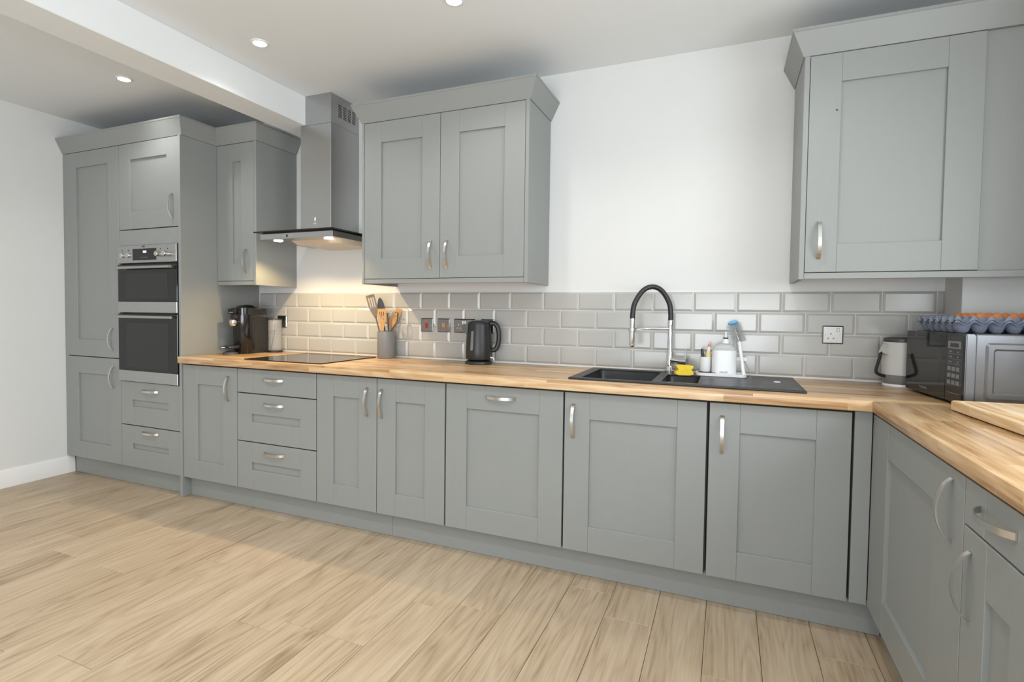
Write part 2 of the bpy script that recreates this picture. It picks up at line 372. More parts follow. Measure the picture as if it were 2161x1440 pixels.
def door(F, parent, u0, u1, z0, z1, h=None, name='door', st=.114, rl=.116, rl2=None, slab=False, gap=.0015, stR=None):
    """shaker front: recessed panel with two stiles and two rails applied"""
    u0 += gap; u1 -= gap; rl2 = rl2 or rl; stR = stR or st
    d = F.box('%s' % name, u0+.002, u1-.002, -.0195, -.012, z0+.002, z1-.002, 'paint', parent, 0)
    F.box('stile', u0, u0+st, -.02, 0, z0, z1, 'paint', d); F.box('stile', u1-stR, u1, -.02, 0, z0, z1, 'paint', d)
    if slab: F.box('rail', u0+st, u1-stR, -.02, -.0004, z0, z1, 'paint', d)
    else:
        F.box('rail', u0+st, u1-stR, -.02, -.0004, z1-rl, z1, 'paint', d); F.box('rail', u0+st, u1-stR, -.02, -.0004, z0, z0+rl2, 'paint', d)
    if h: handle(F, d, h[0], h[1], h[2])
    return d
FB, FW, FR = Face('y', YD), Face('y', YW), Face('x', XF)
CB = YD+.022                                        # carcass front of the base run

def base_unit(name, label, u0, u1, cat='cabinet', group='grey shaker base cabinets'):
    t = thing(name, label, cat, ((u0+u1)/2, -.3, 0), group)
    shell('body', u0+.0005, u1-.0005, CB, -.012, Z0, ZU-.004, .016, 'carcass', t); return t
# tall larder
t = thing('larder_cabinet', 'tall grey larder cabinet with two doors beside the left wall', 'cabinet', (-1.06, -.3, 0), 'tall grey kitchen units')
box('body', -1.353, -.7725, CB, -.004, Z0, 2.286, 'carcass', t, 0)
FB.box('filler', XL+.001, -1.354, -.02, -.001, Z0, 2.286, 'paint', t)
door(FB, t, -1.353, -.772, .859, 2.283, (-.853, .987, True), rl=.105, rl2=.116); door(FB, t, -1.353, -.772, Z0, .853, (-.848, .725, True))
# oven housing
t = thing('oven_housing', 'tall grey housing unit around the built-in double oven', 'cabinet', (-.475, -.3, 0), 'tall grey kitchen units')
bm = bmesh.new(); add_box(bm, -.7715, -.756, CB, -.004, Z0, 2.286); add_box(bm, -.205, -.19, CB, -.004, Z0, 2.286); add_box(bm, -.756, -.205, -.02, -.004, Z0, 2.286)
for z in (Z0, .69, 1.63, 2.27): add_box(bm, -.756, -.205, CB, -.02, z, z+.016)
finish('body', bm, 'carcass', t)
door(FB, t, -.771, -.187, 1.722, 2.283, (-.247, 1.852, True), rl=.105, rl2=.116)
d = door(FB, t, -.771, -.187, 1.615, 1.716, None, name='filler_panel', slab=True)
for z0, z1, hz in ((.418, .708, .655), (Z0, .412, .377)):
    door(FB, t, -.771, -.187, z0, z1, (-.475, hz, False), name='drawer', rl=.12, rl2=.124)
box('end_panel', -.186, -.166, -.618, -.004, .001, 2.286, 'paint', t, .0012)
# small wall cabinet beside the tall units
def cornice(name, path, z0, parent=None):
    prof = [(-.004, 0), (.004, 0), (.009, .010), (.047, .088), (.05, .090), (.05, .101), (.030, .101), (-.004, .02)]
    P = [Vector((p[0], p[1], 0)) for p in path]; bm = bmesh.new(); rows = []
    for i, p in enumerate(P):
        ns = []
        for a, b_ in ((i-1, i), (i, i+1)):
            if a >= 0 and b_ < len(P): dd = (P[b_]-P[a]).normalized(); ns.append(Vector((dd.y, -dd.x, 0)))
        n = ns[0] if len(ns) == 1 else (ns[0]+ns[1])/(1+ns[0].dot(ns[1]))
        rows.append([bm.verts.new((p.x+n.x*o, p.y+n.y*o, z0+z)) for o, z in prof])
    for a, b_ in zip(rows, rows[1:]):
        for k in range(len(prof)): bm.faces.new((a[k], a[(k+1) % len(prof)], b_[(k+1) % len(prof)], b_[k]))
    bm.faces.new(rows[0][::-1]); bm.faces.new(rows[-1])
    return finish(name, bm, 'paint', parent)
t = thing('wall_cabinet', 'narrow grey wall cabinet between tall units and extractor hood', 'cabinet', (.02, -.17, W0), 'grey shaker wall cabinets')
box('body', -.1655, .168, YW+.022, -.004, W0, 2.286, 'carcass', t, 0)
box('end_panel', .169, .189, YW-.002, -.002, 1.358, 2.286, 'paint', t)
FW.box('light_pelmet', -.165, .1685, -.02, -.001, 1.360, 1.385, 'paint', t)
door(FW, t, -.165, .168, W0, W1, (.1, 1.518, True), st=.14, stR=.114)
cornice('cornice', [(-.1655, YW+.004), (.189, YW+.004), (.189, -.002)], 2.2865, t)
# middle wall cabinet
t = thing('wall_cabinet', 'wide grey wall cabinet with two doors above the kettle', 'cabinet', (1.53, -.17, W0), 'grey shaker wall cabinets')
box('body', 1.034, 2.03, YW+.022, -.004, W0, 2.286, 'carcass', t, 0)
box('end_panel', 1.02, 1.0335, YW-.002, -.002, 1.358, 2.286, 'paint', t); box('end_panel', 2.0305, 2.05, YW-.002, -.002, 1.358, 2.286, 'paint', t)
FW.box('light_pelmet', 1.034, 2.03, -.02, -.001, 1.360, 1.385, 'paint', t)
door(FW, t, 1.034, 1.536, W0, W1, (1.481, 1.516, True)); door(FW, t, 1.536, 2.03, W0, W1, (1.582, 1.516, True))
cornice('cornice', [(1.02, -.002), (1.02, YW+.004), (2.05, YW+.004), (2.05, -.002)], 2.2865, t)
# right wall cabinet (corner unit, blank panel at the right)
t = thing('wall_cabinet', 'grey corner wall cabinet above the microwave', 'cabinet', (3.6, -.17, W0), 'grey shaker wall cabinets')
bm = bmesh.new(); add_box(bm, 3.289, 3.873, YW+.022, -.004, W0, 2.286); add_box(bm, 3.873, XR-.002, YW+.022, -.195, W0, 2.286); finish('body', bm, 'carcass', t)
box('end_panel', 3.268, 3.2885, YW-.002, -.002, 1.358, 2.286, 'paint', t)
FW.box('light_pelmet', 3.289, XR-.001, -.02, -.001, 1.360, 1.385, 'paint', t)
FW.box('blank_panel', 3.870, XR-.001, -.02, -.014, 1.386, 2.286, 'paint', t)
d = door(FW, t, 3.289, 3.869, W0, W1, (3.34, 1.52, True), st=.114)
FW.box('screw_hole', 3.3865, 3.3925, .0001, .0006, 2.048, 2.055, 'black_matte', d, 0)
cornice('cornice', [(3.268, -.002), (3.268, YW+.004), (XR-.001, YW+.004)], 2.2865, t)
tag(cornice('cornice_moulding', [(XL+.001, YD+.004), (-.166, YD+.004), (-.166, YW+.002)], 2.2865), 'grey sloped cornice moulding along the top of the tall units', 'cornice')

# base run
t = base_unit('base_cabinet', 'grey base cabinet with one narrow door next to the oven housing', -.165, .305)
door(FB, t, -.165, .304, Z0, Z1, (.233, .72, True), st=.13, stR=.118)
t = base_unit('drawer_cabinet', 'grey three-drawer base cabinet under the hob', .306, .907, group='grey shaker drawer cabinets')
door(FB, t, .306, .906, .708, Z1, (.593, .795, False), name='drawer', slab=True)
door(FB, t, .306, .906, .419, .702, (.594, .648, False), name='drawer', rl=.118, rl2=.118)
door(FB, t, .306, .906, Z0, .413, (.598, .361, False), name='drawer', rl=.118, rl2=.118)
t = base_unit('base_cabinet', 'grey base cabinet with two narrow doors right of the drawers', .908, 1.719)
door(FB, t, .908, 1.310, Z0, Z1, (1.25, .718, True)); door(FB, t, 1.311, 1.717, Z0, Z1, (1.343, .716, True))
t = base_unit('dishwasher', 'integrated dishwasher behind a grey shaker door below the kettle', 1.72, 2.3245, 'dishwasher', None)
door(FB, t, 1.722, 2.324, Z0, Z1, (2.015, .797, False))
t = base_unit('sink_cabinet', 'grey base cabinet with one wide door directly under the sink bowls', 2.327, 2.9345)
door(FB, t, 2.329, 2.930, Z0, Z1, (2.371, .72, True))
t = base_unit('base_cabinet', 'grey base cabinet below the drainer, next to the corner post', 2.936, 3.437)
door(FB, t, 2.938, 3.434, Z0, Z1, (2.988, .721, True))
tag(box('corner_post', 3.441, 3.4965, YD, YD+.05, Z0, ZU-.006, 'paint'), 'narrow grey corner post where the two cabinet runs meet', 'corner post')
# right run
t = thing('base_cabinet', 'grey base cabinet on the right run beside the inner corner', 'cabinet', (3.78, -1.03, 0), 'grey shaker base cabinets')
shell('body', XF+.022, XR-.01, -1.438, -.62, Z0, ZU-.004, .016, 'carcass', t)
d = door(FR, t, -1.438, -.612, Z0, Z1, (-1.367, .748, True), st=.195, stR=.195)
t = thing('drawer_cabinet', 'grey right-run cabinet with a drawer above a door at the photo edge', 'cabinet', (3.78, -1.62, 0), 'grey shaker drawer cabinets')
shell('body', XF+.022, XR-.01, -1.78, -1.439, Z0, ZU-.004, .016, 'carcass', t)
door(FR, t, -1.78, -1.440, .746, Z1, (-1.6, .803, False), name='drawer', slab=True, st=.1)
door(FR, t, -1.78, -1.440, Z0, .741, (-1.482, .617, True), st=.115)
box('end_panel', XF-.002, XR-.002, -1.80, -1.781, .001, ZU-.001, 'paint', t)
# plinths
def plinth(label, *a): return tag(box('plinth', *a, 'paint', bev=.001), label, 'plinth', 'grey plinth boards')
plinth('grey plinth board under the larder and the oven housing', XL+.018, -.188, -.562, -.546, .001, Z0-.002)
plinth('grey plinth board from the oven housing to the two-door cabinet', -.164, 1.376, -.558, -.542, .001, Z0-.002)
plinth('grey plinth board under the dishwasher and sink cabinets', 1.377, 3.553, -.558, -.542, .001, Z0-.002)
plinth('grey plinth board under the right-hand cabinet run', 3.556, 3.572, -1.779, -.559, .001, Z0-.002)

# worktops
wt = tag(plate('worktop', [-.16, .40, .87, 2.37, 3.25, XR-.001], [-.65, -.53, -.16, -.10, -.0115], [(3, 1), (3, 2), ], ZU, ZT, 'oak_x', bev=.004), 'long oak block worktop along the tiled back wall', 'worktop', 'oak worktops')
tag(plate('worktop', [3.485, XR-.001], [-1.815, -.6505], [], ZU, ZT, 'oak_y', bev=.004), 'oak block worktop on the right run under the chopping board', 'worktop', 'oak worktops')

# ------------------------------------------------------------------ double oven
t = thing('double_oven', 'built-in stainless steel double oven with black glass doors', 'oven', (-.48, -.4, .71))
OX0, OX1, OY = -.768, -.192, -.628
bm = bmesh.new(); add_box(bm, -.752, -.21, -.58, -.05, .712, 1.6); finish('body', bm, 'dark_grey', t)
pn = box('control_panel', OX0, OX1, OY, -.585, 1.497, 1.612, 'steel_h', t, .002)
ds = box('display', -.607, -.378, OY-.0015, OY, 1.513, 1.588, 'black_gloss', pn, .0004)
box('clock_display', -.503, -.470, OY-.0022, OY-.0015, 1.560, 1.574, 'clock', pn, .0003)
box('button_row', -.53, -.455, OY-.0025, OY-.0015, 1.527, 1.534, 'dark_grey', pn, .0003)
text('lettering', 'AEG', .016, (-.5, OY-.0004, 1.601), (1, 0, 0), (0, 0, 1), 'black_matte', pn)
for x_, l in ((-.712, .012), (-.650, .012), (-.338, .034), (-.27, .034)):
    bm = bmesh.new(); add_lathe(bm, [(.0165, 0), (.0175, .004), (.0165, l-.002), (.014, l)], (0, 0, 0), 24)
    bmesh.ops.rotate(bm, verts=bm.verts, cent=(0, 0, 0), matrix=Matrix.Rotation(PI/2, 3, 'X')); bmesh.ops.translate(bm, verts=bm.verts, vec=(x_, OY, 1.548))
    finish('knob', bm, 'nickel', pn, 35)
    box('mark', x_-.004, x_+.004, OY-.0006, OY, 1.577, 1.584, 'black_matte', pn, 0)
for nm, z0, z1, zs, hz in (('upper_door', 1.172, 1.488, 1.243, 1.452), ('lower_door', .713, 1.163, .786, 1.132)):
    d = box(nm, OX0, OX1, OY+.004, -.585, zs, z1, 'black_glass', t, .002)
    box('steel_trim', OX0, OX1, OY+.002, -.585, z0, zs-.0005, 'steel_h', d, .002)
    box('window_pane', OX0+.085, OX1-.085, OY+.0035, OY+.004, zs+.02, z1-.06, 'oven_window', d, 0)
    bm = bmesh.new(); add_tube(bm, [(OX0+.035, OY-.036, hz+.012), (OX1-.006, OY-.036, hz+.012)], .0095, 16)
    add_box(bm, OX0+.075, OX0+.093, OY-.036, OY+.004, hz+.004, hz+.018); add_box(bm, OX1-.058, OX1-.04, OY-.036, OY+.004, hz+.004, hz+.018)
    finish('handle', bm, 'steel_h', d, 40)

# ------------------------------------------------------------------ extractor hood
t = thing('extractor_hood', 'stainless steel chimney extractor hood with flat glass canopy above hob', 'extractor hood', (.605, -.24, 1.6))
box('lower_chimney', .483, .723, -.276, -.0015, 1.6795, 2.36, 'steel', t, .0015)
ch = box('upper_chimney', .4845, .7215, -.2745, -.0015, 2.361, ZC-.001, 'steel', t, .0015)
for j in range(4):
    bm = bmesh.new(); y0 = -.205+j*.045
    for i in range(8): add_box(bm, .7216, .7222, y0, y0+.033, 2.415+i*.0105, 2.415+i*.0105+.005)
    finish('vent', bm, 'black_matte', ch)
box('glass_canopy', .302, .908, -.485, -.002, 1.671, 1.6785, 'black_gloss', t, .002)
box('spacer', .35, .88, -.455, -.01, 1.664, 1.671, 'black_matte', t, 0)
hb = box('canopy', .335, .892, -.462, -.004, 1.629, 1.664, 'steel_h', t, .0015)
box('control_window', .545, .556, -.4626, -.462, 1.639, 1.654, 'black_gloss', hb, 0)
for i, x_ in enumerate((.515, .527, .575, .585)): box('button', x_, x_+.006, -.4628, -.462, 1.645, 1.648, 'white_print', hb, 0)
bm = bmesh.new(); vs = [[bm.verts.new(p) for p in ((x0, y0, z), (x1, y0, z), (x1, y1, z), (x0, y1, z))] for x0, x1, y0, y1, z in ((.50, .882, -.375, -.02, 1.629), (.52, .866, -.34, -.05, 1.606))]
for i in range(4): bm.faces.new((vs[0][i], vs[0][(i+1) % 4], vs[1][(i+1) % 4], vs[1][i]))
bm.faces.new(vs[1]); bm.faces.new(vs[0][::-1]); finish('grease_filter', bm, 'filter', t)
text('lettering', 'AEG', .014, (.60, -.2764, 1.745), (1, 0, 0), (0, 0, 1), 'white_print', t)
prism('emblem', rrect(-.006, .006, -.012, .012, .005, 3), ((.60, -.276, 1.772), (1, 0, 0), (0, 0, 1), (0, -1, 0)), 0, .0004, 'white_print', t)
def spot(name, loc, power, ang, blend, col, parent, rad):
    l = bpy.data.lights.new(name, 'SPOT'); l.energy = power; l.spot_size = math.radians(ang); l.spot_blend = blend; l.color = col; l.shadow_soft_size = rad
    o = bpy.data.objects.new(name, l); return link(o, parent, loc)
for x_ in (.42, .812):
    b_ = lathe('lamp', [(.027, 0), (.027, .003)], (x_, -.40, 1.6258), 'hood_lamp', t, 24)
    spot('hood_light', (x_, -.40, 1.622), HOOD_W*5, 138, .5, (1, .72, .36), b_, .012)

# ------------------------------------------------------------------ hob
t = tag(prism('induction_hob', rrect(.345, .925, -.598, -.078, .008, 4), ((0, 0, 0), (1, 0, 0), (0, 1, 0), (0, 0, 1)), ZT+.0003, ZT+.006, 'black_glass'), 'flat black glass induction hob set on the oak worktop', 'hob')

# ------------------------------------------------------------------ sink and tap
t = thing('sink', 'black composite one-and-a-half bowl sink with drainer', 'sink', (2.8, -.31, ZT))
SX = [2.33, 2.352, 2.382, 2.695, 2.735, 2.885, 3.268, 3.29]; SY = [-.562, -.53, -.505, -.20, -.115, -.062]
dk = plate('deck', SX, SY, [(2, 1), (2, 2), (2, 3), (4, 2)], ZT+.0004, ZT+.009, 'sink_black', t, bev=.003)
def bowl(name, x0, x1, y0, y1, z):
    bm = bmesh.new(); o = rrect(x0, x1, y0, y1, .035, 5); i2 = rrect(x0+.012, x1-.012, y0+.012, y1-.012, .03, 5); fl_ = rrect(x0+.03, x1-.03, y0+.03, y1-.03, .02, 5)
    rings = [[bm.verts.new((a, c, zz)) for a, c in r] for r, zz in ((o, ZT+.0012), (i2, z+.025), (fl_, z))]
    n = len(o)
    for a, c in zip(rings, rings[1:]):
        for k in range(n): bm.faces.new((a[k], a[(k+1) % n], c[(k+1) % n], c[k]))
    bm.faces.new(rings[-1]); bmesh.ops.recalc_face_normals(bm, faces=bm.faces); bmesh.ops.reverse_faces(bm, faces=bm.faces)
    bmesh.ops.solidify(bm, geom=bm.faces[:], thickness=.005)
    ob = finish(name, bm, 'sink_black', t, 40); lathe('waste', [(.03, 0), (.03, .003)], ((x0+x1)/2, (y0+y1)/2, z+.0055), 'chrome', ob, 24); return ob
bowl('main_bowl', 2.379, 2.698, -.533, -.112, .735); bowl('half_bowl', 2.732, 2.888, -.508, -.197, .79)
lathe('hole_cap', [(.014, 0), (.0145, .002), (.012, .0035)], (3.205, -.30, ZT+.0092), 'white_plastic', dk, 20)
# tap
TX, TY = 2.731, -.088
t = thing('mixer_tap', 'chrome mixer tap with black flexible hose spout', 'tap', (TX, TY, ZT+.009))
lathe('base', [(.026, 0), (.026, .006), (.02, .010), (.017, .03)], (TX, TY, ZT+.0092), 'chrome', t)
lathe('column', [(.0165, .03), (.0165, .10), (.0125, .115), (.0125, .235), (.0145, .237), (.0145, .262), (.013, .264)], (TX, TY, ZT+.009), 'chrome', t)
HX, HY = -.19*.93, -.19*.36-.018                   # offset of the spray head from the column
pts = [(TX, TY, 1.165), (TX, TY, 1.205), (TX+HX*.05, TY+HY*.05, 1.262), (TX+HX*.25, TY+HY*.25, 1.322), (TX+HX*.5, TY+HY*.5, 1.342), (TX+HX*.75, TY+HY*.75, 1.320), (TX+HX*.95, TY+HY*.95, 1.258), (TX+HX, TY+HY, 1.20), (TX+HX, TY+HY, 1.175)]
tube('hose', spline(pts, 8), .0128, 'black_satin', t, 16)
lathe('spray_head', [(.0135, .145), (.0135, .098), (.0175, .096), (.0175, .08), (.0145, .078), (.0145, .012), (.012, .0)], (TX+HX, TY+HY, 1.035), 'chrome', t, 24)
tube('docking_arm', [(TX, TY, 1.13), (TX+HX*.5, TY+HY*.5, 1.13), (TX+HX*.93, TY+HY*.93, 1.124)], .0035, 'chrome', t, 10)
lathe('docking_ring', [(.021, 0), (.021, .014)], (TX+HX, TY+HY, 1.117), 'chrome', t, 24)
hd = tube('mixer_body', [(TX+.005, TY, .972), (TX+.058, TY-.022, .968), (TX+.085, TY-.033, .968)], .0165, 'chrome', t, 20)
tube('lever', [(TX+.076, TY-.03, .975), (TX+.08, TY-.032, 1.03)], .0035, 'chrome', hd, 10)

# yellow scouring sponge
t = thing('sponge', 'yellow waisted washing-up sponge by the tap', 'sponge', (2.80, -.19, ZT+.009))
out = [(-.048, -.022), (-.03, -.028), (.03, -.028), (.05, -.022), (.046, -.008), (.036, .004), (.042, .014), (.048, .026), (.03, .03), (-.03, .03), (-.046, .024), (-.036, .010), (-.034, 0), (-.046, -.010)]
fr = ((2.805, -.205, ZT+.0335), (.82, .27, 0), (0, 0, .82), (.31, -.95, 0))
prism('foam', out, fr, 0, .032, 'sponge', t, 50); prism('scour_pad', out, fr, -.012, -.0003, 'sponge_pad', t, 50)

# ------------------------------------------------------------------ sink caddy group
ZK = ZT+.0107
t = thing('sink_tray', 'low white tray on the drainer under the soap dispenser', 'tray', (2.975, -.15, ZK))
fr = ((2.975, -.15, ZK), (1, 0, 0), (0, 1, 0), (0, 0, 1))
prism('base', rrect(-.115, .112, -.058, .052, .03), fr, .0, .006, 'white_plastic', t)
bm = bmesh.new(); o1 = rrect(-.115, .112, -.058, .052, .03); o2 = rrect(-.109, .106, -.052, .046, .026)
A = [[bm.verts.new((2.975+a, -.15+c, ZK+z)) for a, c in r] for r, z in ((o1, .0062), (o1, .014), (o2, .014), (o2, .0062))]
for p_, q_ in zip(A, A[1:]+A[:1]):
    for k in range(len(o1)): bm.faces.new((p_[k], p_[(k+1) % len(o1)], q_[(k+1) % len(o1)], q_[k]))
finish('rim', bm, 'white_plastic', t, 40)
tag(prism('black_cloth', rrect(-.03, .045, -.035, .035, .012), ((2.905, -.155, ZK+.0063), (1, 0, 0), (0, 1, 0), (0, 0, 1)), 0, .008, 'black_matte'), 'dark pad lying in the white tray below the white cup', 'pad')
# cup with brushes
cx, cy = 2.903, -.135
t = thing('brush_cup', 'small open white cup in the tray left of the dispenser', 'cup', (cx, cy, ZK+.0146))
bm = bmesh.new(); add_lathe(bm, [(.024, .0), (.0255, .004), (.027, .072), (.0252, .072), (.0235, .006), (.0, .006)], (cx, cy, ZK+.0146), 28, True, False); finish('cup', bm, 'white_plastic', t, 35)
def upright(name, label, base, top, r, m, head=None, cat='brush'):
    return tag(tube(name, [base, [(a+c)/2 for a, c in zip(base, top)], top], r, m, None, 10), label, cat)
upright('scrubbing_brush', 'dark red and black brush standing in the small white cup', (cx-.006, cy-.002, ZK+.023), (cx-.017, cy+.002, ZK+.125), [.006, .008, .006], 'black_satin')
t2 = thing('dish_brush', 'cream dish brush with yellow disc standing in the small white cup', 'brush', (cx+.01, cy, ZK+.024))
tube('stem', [(cx+.006, cy-.004, ZK+.023), (cx+.011, cy-.002, ZK+.08), (cx+.015, cy, ZK+.135)], [.005, .010, .008], 'cream', t2, 12)
bm = bmesh.new(); add_lathe(bm, [(.010, 0), (.010, .003)], (0, 0, 0), 18); bmesh.ops.rotate(bm, verts=bm.verts, cent=(0, 0, 0), matrix=Matrix.Rotation(PI/2, 3, 'X')); bmesh.ops.translate(bm, verts=bm.verts, vec=(cx+.013, cy-.0125, ZK+.094)); finish('disc', bm, 'yellow', t2, 40)
tube('tip', [(cx+.015, cy, ZK+.1353), (cx+.016, cy, ZK+.148)], [.008, .005], 'salmon', t2, 12)
# soap dispenser
cx, cy = 2.987, -.145
t = thing('soap_dispenser', 'white soap dispenser with clear bottle top on the tray', 'soap dispenser', (cx, cy, ZK+.0063))
fr = ((cx, cy, ZK+.0066), (1, 0, 0), (0, 1, 0), (0, 0, 1))
prism('sleeve', rrect(-.055, .055, -.036, .036, .03, 6), fr, 0, .115, 'white_plastic', t, 40)
bm = bmesh.new(); rings = []
for s, z in ((.94, .1152), (.93, .125), (.75, .137), (.3, .147)): rings.append([bm.verts.new((cx+a*s, cy+c*s, ZK+.0066+z)) for a, c in rrect(-.055, .055, -.036, .036, .03, 6)])
for p_, q_ in zip(rings, rings[1:]):
    for k in range(len(p_)): bm.faces.new((p_[k], p_[(k+1) % len(p_)], q_[(k+1) % len(p_)], q_[k]))
bm.faces.new(rings[0][::-1]); bm.faces.new(rings[-1]); finish('bottle', bm, 'clear_bottle', t, 50)
lathe('collar', [(.016, 0), (.0165, .004), (.013, .022)], (cx+.005, cy, ZK+.155), 'white_plastic', t, 24)
lathe('ring', [(.011, 0), (.011, .006)], (cx+.005, cy, ZK+.1772), 'black_satin', t, 20)
tube('nozzle', [(cx+.005, cy, ZK+.1834), (cx+.005, cy, ZK+.205), (cx+.003, cy-.004, ZK+.212)], [.006, .005, .003], 'white_plastic', t, 12)
text('lettering', 'joseph', .014, (cx, cy-.0365, ZK+.020), (1, 0, 0), (0, 0, 1), 'grey_print', t)
# bottle brush leaning beside it
t = thing('bottle_brush', 'white bottle brush with blue sponge tip leaning by the dispenser', 'brush', (3.075, -.15, ZK))
B0, B1, B2 = Vector((3.075, -.158, ZK+.0085)), Vector((3.052, -.125, 1.075)), Vector((3.022, -.108, 1.165))
tube('handle', spline([B0, B0.lerp(B1, .3), B0.lerp(B1, .7), B1], 4), .0085, 'white_plastic', t, 14)
tube('wire', [B1, B1.lerp(B2, .5), B2], .0022, 'nickel', t, 8)
bm = bmesh.new(); ax = (B2-B1).normalized(); sd = ax.cross(Vector((0, 1, 0))).normalized(); s3 = ax.cross(sd)
for i in range(15):
    c = B1.lerp(B2, .04+.9*i/14)
    for k in range(12):
        a = 2*PI*k/12+i*.5; dv = (sd*math.cos(a)+s3*math.sin(a))*.036-ax*.004
        add_tube(bm, [c, c+dv], .0008, 3)
br = finish('bristles', bm, 'bristle', t); br['kind'] = 'stuff'
bm = bmesh.new(); bmesh.ops.create_icosphere(bm, subdivisions=3, radius=1)
for v in bm.verts: v.co = B2+ax*(v.co.z*.010)+sd*(v.co.x*.024)+s3*(v.co.y*.020)
finish('sponge_tip', bm, 'blue', t, 60)
t = thing('wire_brush_rest', 'thin white wire rest behind the bottle brush', 'wire rest', (3.09, -.09, ZK))
tube('wire', spline([(3.066, -.098, 1.0), (3.075, -.09, .985), (3.09, -.08, .955), (3.104, -.075, .93), (3.106, -.075, ZK+.001)], 5), .0016, 'nickel', t, 8)
box('clip', 3.042, 3.088, -.100, -.094, .982, 1.0, 'white_plastic', t, .001)

# ------------------------------------------------------------------ kettle
KX, KY = 1.668, -.115
t = thing('kettle', 'black electric jug kettle on its power base', 'kettle', (KX, KY, ZT))
lathe('power_base', [(.079, 0), (.081, .004), (.079, .014), (.068, .019)], (KX, KY, ZT+.0003), 'black_satin', t, 40)
kb = lathe('body', [(.060, .022), (.072, .028), (.0765, .042), (.0765, .075), (.0735, .15), (.068, .205), (.0655, .232)], (KX, KY, ZT), 'black_satin', t, 48)
lathe('lid', [(.0652, .2324), (.062, .242), (.045, .250), (.02, .2535), (.001, .254)], (KX, KY, ZT), 'black_satin', t, 40, True, False)
HD = Vector((.92, .39, 0)); SD = Vector((-.39, .92, 0))
def K(a, z, s=0): return Vector((KX, KY, ZT))+HD*a+SD*s+Vector((0, 0, z))
bm = bmesh.new(); add_tube(bm, spline([K(.052, .232), K(.085, .236), K(.108, .214), K(.116, .17), K(.113, .12), K(.098, .086), K(.066, .078)], 6), .0115, 14, rx=.014); finish('handle', bm, 'black_satin', t, 50)
bm = bmesh.new(); add_prism(bm, [(-.058, .17), (-.068, .165), (-.094, .196), (-.101, .212), (-.096, .226), (-.078, .230), (-.055, .228)], (Vector((KX, KY, ZT))-SD*.024, HD, (0, 0, 1), SD), 0, .048); bmesh.ops.bevel(bm, geom=bm.edges[:], offset=.006, segments=2, affect='EDGES'); finish('spout', bm, 'black_satin', t, 40)
# water gauge on the side that faces the room
gdir = (Vector((CAM.x, CAM.y, 0))-Vector((KX, KY, 0))).normalized(); ga = math.atan2(gdir.y, gdir.x)-.55
g = Vector((math.cos(ga), math.sin(ga), 0)); gt = Vector((-g.y, g.x, 0))
bm = bmesh.new(); o1 = rrect(-.008, .008, -.056, .056, .0078, 5); add_prism(bm, o1, (Vector((KX, KY, ZT+.137))+g*.0735, gt, Vector((0, 0, 1))-g*.068, g), 0, .0025); finish('water_gauge', bm, 'grey_print', kb, 40)
tube('switch_lever', [K(.066, .040, -.03), K(.086, .036, -.03), K(.09, .022, -.03)], .0045, 'white_plastic', t, 10)

# ------------------------------------------------------------------ sockets and switches
def faceplate(name, label, x0, x1, z0=1.074, z1=1.159, cat='socket', group='brushed steel sockets and switches'):
    t = thing(name, label, cat, ((x0+x1)/2, -.012, z0), group)
    o1 = rrect(x0, x1, z0, z1, .004, 3); bm = bmesh.new(); fr = ((0, 0, 0), (1, 0, 0), (0, 0, 1), (0, -1, 0))
    n = len(o1); cxm, czm = (x0+x1)/2, (z0+z1)/2
    rings = [[bm.verts.new((cxm+(a-cxm)*s if False else min(max(a, x0+d), x1-d), -y, min(max(c, z0+d), z1-d))) for a, c in o1] for d, y in ((0, .0112), (0, .0145), (.005, .0185))]
    for p_, q_ in zip(rings, rings[1:]):
        for k in range(n): bm.faces.new((p_[k], p_[(k+1) % n], q_[(k+1) % n], q_[k]))
    bm.faces.new(rings[0][::-1]); bm.faces.new(rings[-1]); bmesh.ops.remove_doubles(bm, verts=bm.verts, dist=1e-5)
    finish('plate', bm, 'plate_steel', t)
    for xx in (x0+.013, x1-.013):
        bm = bmesh.new(); add_lathe(bm, [(.003, 0), (.0025, .001)], (0, 0, 0), 12); bmesh.ops.rotate(bm, verts=bm.verts, cent=(0, 0, 0), matrix=Matrix.Rotation(PI/2, 3, 'X')); bmesh.ops.translate(bm, verts=bm.verts, vec=(xx, -.0186, (z0+z1)/2)); finish('screw', bm, 'chrome', t, 40)
    return t
PY = -.0186
def pins(t, cx, zc, m='black_matte', w_=.0035):
    for dx, dz, a, h in ((0, .011, w_, .008), (-.011, -.010, .006, w_), (.011, -.010, .006, w_)): box('pin_hole', cx+dx-a/2, cx+dx+a/2, PY-.0004, PY, zc+dz-h/2, zc+dz+h/2, m, t, 0)
def rocker(t, cx, zc, m, w_=.012, h=.02): box('rocker', cx-w_/2, cx+w_/2, PY-.004, PY, zc-h/2, zc+h/2, m, t, .0012)
t = faceplate('wall_socket', 'steel wall socket behind the coffee machine water tank', .024, .110); box('pin_hole', .082, .090, PY-.0004, PY, 1.11, 1.13, 'black_matte', t, 0)
t = faceplate('cooker_switch', 'steel switch plate with a red rocker and red neon', 1.217, 1.303, cat='switch')
rocker(t, 1.258, 1.114, 'red', .017, .03); box('neon', 1.252, 1.264, PY-.001, PY, 1.143, 1.152, 'salmon', t, .0005)
t = faceplate('fused_switch', 'steel switch plate with a bronze rocker beside the red one', 1.336, 1.422, cat='switch'); rocker(t, 1.382, 1.117, 'orange_switch', .022, .026)
t = faceplate('wall_socket', 'wide steel double socket partly behind the kettle', 1.452, 1.598)
pins(t, 1.486, 1.112, 'white_plastic', .006); pins(t, 1.565, 1.112, 'white_plastic', .006); rocker(t, 1.515, 1.137, 'white_plastic', .011, .019); rocker(t, 1.531, 1.137, 'white_plastic', .011, .019)
